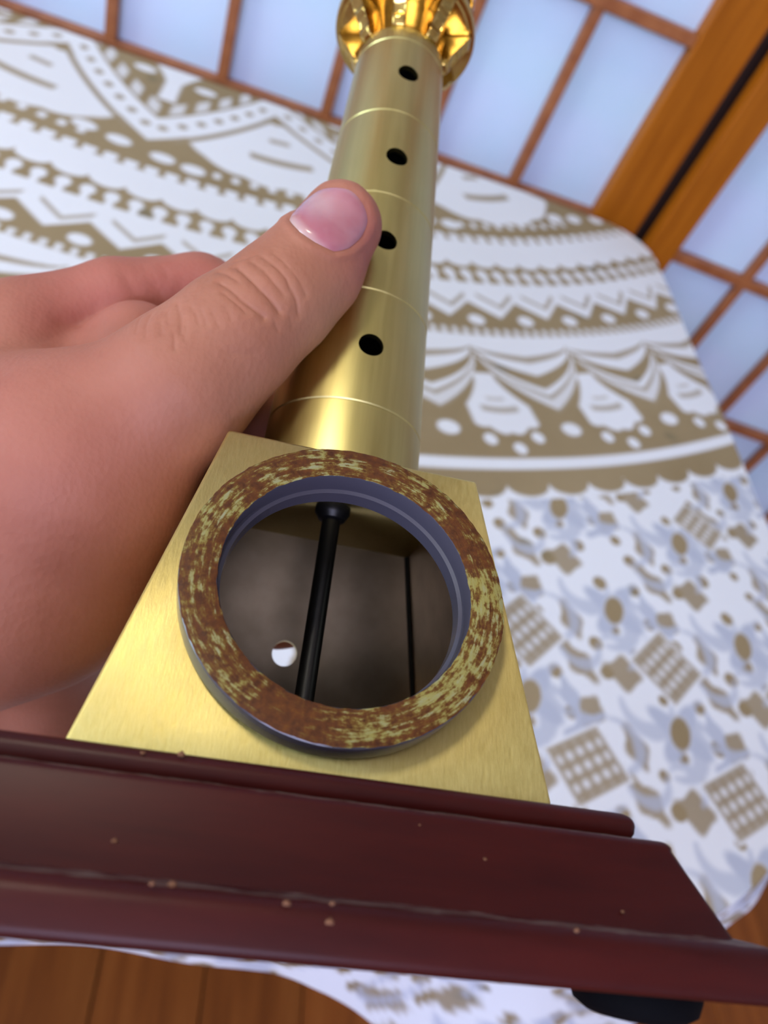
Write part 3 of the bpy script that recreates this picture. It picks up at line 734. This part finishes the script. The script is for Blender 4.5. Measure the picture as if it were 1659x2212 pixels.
MIDDLE = [(cp(60, 930, .205), 14*mm), (lp(-.0520, .006, .0930), 10.5*mm), (lp(-.0300, .0160, .0905), 10*mm), (lp(-.0070, .0290, .0885), 9.0*mm), (lp(.0100, .0265, .0880), 8.0*mm)]
RINGF = [(cp(60, 1130, .215), 14*mm), (lp(-.0560, .020, .0720), 10*mm), (lp(-.0330, .0290, .0715), 9.5*mm), (lp(-.0080, .0330, .0713), 8.7*mm), (lp(.0100, .0290, .0713), 7.8*mm)]
LITTLE = [(cp(60, 1330, .215), 15*mm), (lp(-.0560, .032, .0440), 10*mm), (lp(-.0340, .0440, .0450), 9*mm), (lp(-.0050, .0440, .0432), 8.2*mm), (lp(.0080, .0430, .0450), 7.2*mm)]
def round_cone(P, a, ra, b, rb):
    ab = b-a; l2 = ab@ab; t_ = np.clip(((P-a)@ab)/l2, 0, 1)
    return np.linalg.norm(P-a-t_[..., None]*ab, axis=-1)-(ra+(rb-ra)*t_)
def smin(a, b, k):
    h_ = np.maximum(k-np.abs(a-b), 0)/k; return np.minimum(a, b)-h_*h_*h_*k/6
def chain(P, pts, k=.003):
    d = None
    for (a, ra), (b, rb) in zip(pts[:-1], pts[1:]):
        c = round_cone(P, a, ra, b, rb); d = c if d is None else smin(d, c, k)
    return d
def hand_sdf(P):
    d = None
    for ch in PALM:
        c = chain(P, ch, .012); d = c if d is None else smin(d, c, .018)
    f_ = None
    for ch in (INDEX, MIDDLE, RINGF, LITTLE):
        c = chain(P, ch, .004); f_ = c if f_ is None else smin(f_, c, .0022)
    d = smin(d, f_, .012)
    th = chain(P, THUMB, .006)
    # flatten the pad against the column and the back of the nail a little
    d = smin(d, th, .0080)
    return d
VOX = .00085
allp = np.array([q for ch in [THUMB, INDEX, MIDDLE, RINGF, LITTLE]+PALM for q, r in ch]); allr = np.array([r for ch in [THUMB, INDEX, MIDDLE, RINGF, LITTLE]+PALM for q, r in ch])
lo = (allp-allr[:, None]).min(0)-.004; hi = (allp+allr[:, None]).max(0)+.004
lo[0] = max(lo[0], -.165)                       # the forearm is closed off well outside the frame
dims = np.ceil((hi-lo)/VOX).astype(int)+1
# coarse pass, then fine evaluation only near the surface
CO = 8; cdim = dims//CO+2
cg = np.stack(np.meshgrid(*[lo[i]+np.arange(cdim[i])*VOX*CO for i in range(3)], indexing='ij'), -1)
cdv = hand_sdf(cg.reshape(-1, 3)).reshape(cdim)
vol = np.full((cdim-1)*CO+1, 1.0, np.float32)
sgn = np.repeat(np.repeat(np.repeat(np.where(cdv[:-1, :-1, :-1] < 0, -1.0, 1.0), CO, 0), CO, 1), CO, 2); vol[:sgn.shape[0], :sgn.shape[1], :sgn.shape[2]] = sgn
o3 = np.stack(np.meshgrid(*[np.arange(CO)]*3, indexing='ij'), -1).reshape(-1, 3)
near_ = np.argwhere(np.abs(cdv[:-1, :-1, :-1]) < VOX*CO*2.4)
for c in range(0, len(near_), 800):
    ii = near_[c:c+800, None, :]*CO+o3[None]; ii = ii.reshape(-1, 3)
    vol[ii[:, 0], ii[:, 1], ii[:, 2]] = hand_sdf(lo+ii*VOX)
vol[0] = 1.0; vol[1] = np.maximum(vol[1], VOX)
def surface_nets(vol):
    s = vol < 0
    c8 = [s[i:s.shape[0]-1+i, j:s.shape[1]-1+j, k:s.shape[2]-1+k] for i in (0, 1) for j in (0, 1) for k in (0, 1)]
    cnt = sum(c.astype(np.int8) for c in c8); act = (cnt > 0) & (cnt < 8)
    cells = np.argwhere(act); ids = -np.ones(act.shape, np.int64); ids[act] = np.arange(len(cells))
    acc = np.zeros((len(cells), 3)); num = np.zeros(len(cells))
    cor = [np.array((i, j, k)) for i in (0, 1) for j in (0, 1) for k in (0, 1)]
    for a in cor:
        for ax in range(3):
            if a[ax] == 1: continue
            b = a.copy(); b[ax] = 1
            va = vol[tuple((cells+a).T)]; vb = vol[tuple((cells+b).T)]; m_ = (va < 0) != (vb < 0)
            t_ = np.where(m_, va/np.where(m_, va-vb, 1), 0); pt = a+t_[:, None]*(b-a); acc[m_] += pt[m_]; num[m_] += 1
    V = cells+acc/num[:, None]; F = []
    for ax in range(3):
        a1_, a2_ = (ax+1) % 3, (ax+2) % 3
        sl0 = [slice(None)]*3; sl1 = [slice(None)]*3; sl0[ax] = slice(0, -1); sl1[ax] = slice(1, None)
        e = s[tuple(sl0)] != s[tuple(sl1)]; E_ = np.argwhere(e)
        E_ = E_[(E_[:, a1_] > 0) & (E_[:, a2_] > 0) & (E_[:, a1_] < s.shape[a1_]-1) & (E_[:, a2_] < s.shape[a2_]-1)]
        def g(d1, d2): q = E_.copy(); q[:, a1_] -= d1; q[:, a2_] -= d2; return ids[tuple(q.T)]
        f_ = np.stack([g(1, 1), g(0, 1), g(0, 0), g(1, 0)], -1); fl = ~s[tuple(E_.T)]; f_[fl] = f_[fl][:, ::-1]; F.append(f_)
    return V, np.vstack(F)
HV, HF = surface_nets(vol); HV = lo+HV*VOX

# creases: lines seen on the skin, traced onto the surface and pressed in
def hit(px):
    d = np.array([(px[0]-CX)/F_PX, (px[1]-CY)/F_PX, 1.0]); z = .12
    for _ in range(60):
        s_ = float(hand_sdf((d*z)[None])[0]); z += s_/np.linalg.norm(d)*.9
        if abs(s_) < 1e-5: return d*z
    return None
def grad(P, e=2e-4):
    g_ = np.stack([hand_sdf(P+np.eye(3)[i]*e)-hand_sdf(P-np.eye(3)[i]*e) for i in range(3)], -1); return g_/np.linalg.norm(g_, axis=-1, keepdims=True)
Z2 = lambda x, y: (340+x/4.1475, 520+y/4.1475)
CREASE = [([(720, 240), (800, 310), (920, 430), (1000, 510), (1090, 630)], .42, .50), ([(560, 375), (650, 430), (760, 530), (850, 600), (960, 685)], .40, .42),
          ([(850, 190), (960, 270), (1060, 390), (1130, 480)], .38, .26), ([(950, 150), (1070, 240), (1160, 340), (1190, 420), (1250, 540), (1265, 650)], .40, .32),
          ([(1040, 110), (1160, 220), (1270, 350), (1330, 480)], .38, .20), ([(550, 280), (640, 310), (720, 360)], .36, .24), ([(580, 460), (680, 540), (790, 640)], .36, .22),
          ([(900, 120), (820, 150), (700, 190)], .36, .14), ([(180, 570), (215, 700), (210, 830)], .36, .24), ([(300, 590), (350, 660), (370, 740)], .34, .18), ([(390, 620), (430, 700), (440, 750)], .32, .16),
          ([(30, 720), (40, 830)], .34, .18), ([(150, 840), (155, 960)], .34, .18), ([(260, 760), (240, 880)], .32, .14), ([(490, 640), (550, 760)], .32, .14), ([(620, 600), (660, 700)], .32, .12), ([(1040, 700), (1080, 800)], .34, .14), ([(1180, 660), (1210, 760)], .32, .12),
          ([(-60, 660), (-100, 760), (-110, 860)], .4, .18), ([(-160, 700), (-190, 820)], .4, .16), ([(90, 640), (100, 740)], .34, .14), ([(640, 1005), (760, 1015), (860, 1020)], .4, .10),
          ([(-860, 740), (-700, 760), (-560, 770)], .9, .35), ([(-20, 420), (40, 470), (100, 530)], .7, .30), ([(-300, 300), (-250, 400), (-200, 460)], .7, .22), ([(60, 250), (90, 340)], .6, .15), ([(200, 330), (210, 420)], .5, .12)]
# split the skin's faces more finely where those lines run
kc = hit((560, 640)); fcn = HV[HF].mean(1); fs = np.where((((fcn-kc)**2).sum(1) < .034**2) & (fcn[:, 2] < kc[2]+.02))[0]
bmh = bmesh.new(); vsb = [bmh.verts.new(q) for q in HV.tolist()]; bmh.verts.ensure_lookup_table()
fcs = [bmh.faces.new([vsb[a] for a in f_]) for f_ in HF.tolist()]
eds = list({e for k_ in fs for e in fcs[k_].edges})
bmesh.ops.subdivide_edges(bmh, edges=eds, cuts=2, use_grid_fill=True)
bmh.verts.index_update()
HV = np.array([tuple(v.co) for v in bmh.verts]); HF = [[v.index for v in f_.verts] for f_ in bmh.faces]; bmh.free()
# pull the new points onto the smooth surface
d_ = np.zeros(len(HV)); g0 = np.zeros_like(HV)
for c in range(0, len(HV), 40000): d_[c:c+40000] = hand_sdf(HV[c:c+40000]); g0[c:c+40000] = grad(HV[c:c+40000])
HV = HV-g0*np.clip(d_, -.0006, .0006)[:, None]
nrmH = None
disp = np.zeros(len(HV))
for line, w_, dep in CREASE:
    pts = [hit(Z2(*q)) for q in line]; pts = [q for q in pts if q is not None]
    if len(pts) < 2: continue
    mid = np.mean(pts, 0); sel = np.where(((HV-mid)**2).sum(1) < .02**2)[0]
    if len(sel) == 0: continue
    best = np.full(len(sel), 1.0)
    for a, b in zip(pts[:-1], pts[1:]):
        ab = b-a; t_ = np.clip(((HV[sel]-a)@ab)/max(ab@ab, 1e-12), 0, 1); best = np.minimum(best, np.linalg.norm(HV[sel]-a-t_[:, None]*ab, axis=1))
    g_ = np.exp(-(best/(w_*mm))**2)*dep*mm*.62+np.exp(-(best/(2.6*w_*mm))**2)*dep*mm*.45; g_ -= .18*np.exp(-((best-4.5*w_*mm)/(2.0*w_*mm))**2)*dep*mm
    np.add.at(disp, sel, g_)
# nail bed and the fold of skin round the nail
NAIL = [(620, 472), (643, 438), (685, 406), (727, 399), (763, 408), (790, 440), (800, 478), (786, 512), (757, 538), (723, 545), (680, 524), (645, 500)]
vis = HV[:, 2] > 0
px_ = np.c_[HV[:, 0]/HV[:, 2]*F_PX+CX, HV[:, 1]/HV[:, 2]*F_PX+CY]
nail_poly = np.array(NAIL, float)
tipc = np.array(hit((715, 475)))
cand = np.where(((HV-tipc)**2).sum(1) < .017**2)[0]
pc = px_[cand]; dmin = np.full(len(cand), 1e9)
for i in range(len(NAIL)):
    a, b = nail_poly[i], nail_poly[(i+1) % len(NAIL)]; ab = b-a; t_ = np.clip(((pc-a)@ab)/(ab@ab), 0, 1); dmin = np.minimum(dmin, np.hypot(*(pc-a-t_[:, None]*ab).T))
inn_ = inside(pc, nail_poly); sd = np.where(inn_, -dmin, dmin)*HV[cand, 2]/F_PX
facing = HV[cand, 2] < tipc[2]+.010
disp[cand] += np.where(facing, .00045*np.clip(-sd/.0006+.3, 0, 1)-.00030*np.exp(-((sd-.0011)/.0008)**2), 0)
GN = np.zeros_like(HV)
for c in range(0, len(HV), 40000): GN[c:c+40000] = grad(HV[c:c+40000])
HVd = HV-GN*disp[:, None]
HW = CAM+HVd @ C2W.T
root = HW.mean(0)
me = bpy.data.meshes.new('hand'); me.from_pydata((HW-root).tolist(), [], HF); me.update()
# redness: fingertips, knuckles and the web of the thumb are pinker
def blob(px, z, r): return np.exp(-((HV-cp(*px, z))**2).sum(1)/r**2)
red = np.clip(.9*blob((770, 560), .172, .012)+.8*blob((430, 600), .188, .014)+.7*blob((180, 640), .185, .02)+.5*blob((560, 900), .21, .03)+.5*blob((60, 900), .15, .03)+.4*blob((250, 1300), .16, .03), 0, 1)
yel = np.clip(blob((700, 690), .163, .010)+.5*blob((520, 860), .158, .014), 0, 1)
for nm, arr in (('skin_red', red), ('skin_yellow', yel)):
    a_ = me.attributes.new(nm, 'FLOAT', 'POINT'); a_.data.foreach_set('value', arr.astype(np.float32))
m_skin = mat('skin', (.55, .30, .22), .58, 0, Subsurface_Weight=.25, Subsurface_Scale=.004, Specular_IOR_Level=.3)
m_skin.node_tree.nodes['Principled BSDF'].inputs['Subsurface Radius'].default_value = (1.0, .35, .2)
nt = NT(m_skin)
ar = nt.n('ShaderNodeAttribute'); ar.attribute_name = 'skin_red'; ay = nt.n('ShaderNodeAttribute'); ay.attribute_name = 'skin_yellow'
sk_ = nt.ramp(nt.noise(nt.coord(), 70, 4), [(.3, (.335, .130, .074)), (.7, (.40, .166, .100))])
sk_ = nt.mix(nt.math('MULTIPLY', ar.outputs['Fac'], .75), sk_, (.43, .125, .105)); sk_ = nt.mix(nt.math('MULTIPLY', ay.outputs['Fac'], .5), sk_, (.42, .235, .125))
nt.l(sk_, nt.b.inputs['Base Color'])
vo = nt.n('ShaderNodeTexVoronoi'); vo.inputs['Scale'].default_value = 900; nt.l(nt.coord((1, 1, .6)), vo.inputs['Vector'])
hb_ = nt.math('ADD', nt.math('MULTIPLY', vo.outputs['Distance'], .5), nt.noise(nt.coord(), 420, 4))
nt.bump(hb_, .38, .0003)
hand = link('hand', me, m_skin, None, True); hand.location = root.tolist()
tag(hand, 'bare left hand gripping the brass column with its thumb across the front', 'hand')

# thumbnail: a thin curved plate lying on the nail bed
m_nail = mat('fingernail', (.68, .36, .37), .25, 0, Subsurface_Weight=.2, Subsurface_Scale=.002, Coat_Weight=.3)
nt = NT(m_nail); an = nt.n('ShaderNodeAttribute'); an.attribute_name = 'nail_pale'
nt.l(nt.mix(an.outputs['Fac'], nt.ramp(nt.noise(nt.coord(), 110, 3), [(.35, (.43, .145, .175)), (.65, (.50, .22, .24))]), (.58, .44, .38)), nt.b.inputs['Base Color'])
cen = nail_poly.mean(0); NV = []; NP = []; rings_ = 9
dense = []
for i in range(len(NAIL)):                      # smooth closed outline
    p0, p1, p2, p3 = (nail_poly[(i+k_) % len(NAIL)] for k_ in (-1, 0, 1, 2))
    for t_ in (0, .25, .5, .75): dense.append(.5*((2*p1)+(-p0+p2)*t_+(2*p0-5*p1+4*p2-p3)*t_**2+(-p0+3*p1-3*p2+p3)*t_**3))
dense = np.array(dense); nd_ = len(dense)
ax_ = np.array([.72, -.69])
for k_ in range(rings_+1):
    for i in range(nd_):
        q = cen+(dense[i]-cen)*max(k_/rings_, .001); NP.append(q)
NP = np.array(NP)
def hit_in(q):
    for t_ in np.linspace(1, .6, 21):
        r_ = hit(cen+(q-cen)*t_)
        if r_ is not None: return r_
hits = np.array([hit_in(q) for q in NP])
gn = grad(hits); kk = np.repeat(np.arange(rings_+1), nd_)/rings_
topv = hits+gn*(.00022-.00075*np.clip((kk-.8)/.2, 0, 1)**2)[:, None]
F_ = []
for k_ in range(rings_):
    for i in range(nd_):
        j = (i+1) % nd_; F_.append((k_*nd_+i, k_*nd_+j, (k_+1)*nd_+j, (k_+1)*nd_+i))
along = (NP-cen)@ax_
pale = np.clip((-along-48)/22, 0, 1)*.8+np.clip((along-62)/14, 0, 1)*.35+.35*np.exp(-(((NP-np.array([690, 440]))/30)**2).sum(1))
nw = CAM+topv @ C2W.T-root
me = bpy.data.meshes.new('thumbnail'); me.from_pydata(nw.tolist(), [], [f_[::-1] for f_ in F_]); me.update()
a_ = me.attributes.new('nail_pale', 'FLOAT', 'POINT'); a_.data.foreach_set('value', np.clip(pale, 0, 1).astype(np.float32))
bm = bmesh.new(); bm.from_mesh(me); bmesh.ops.remove_doubles(bm, verts=bm.verts, dist=2e-6); bmesh.ops.recalc_face_normals(bm, faces=bm.faces[:]); bm.to_mesh(me); bm.free()
nail = link('thumbnail', me, m_nail, hand, True); nail['label'] = 'pink thumbnail'
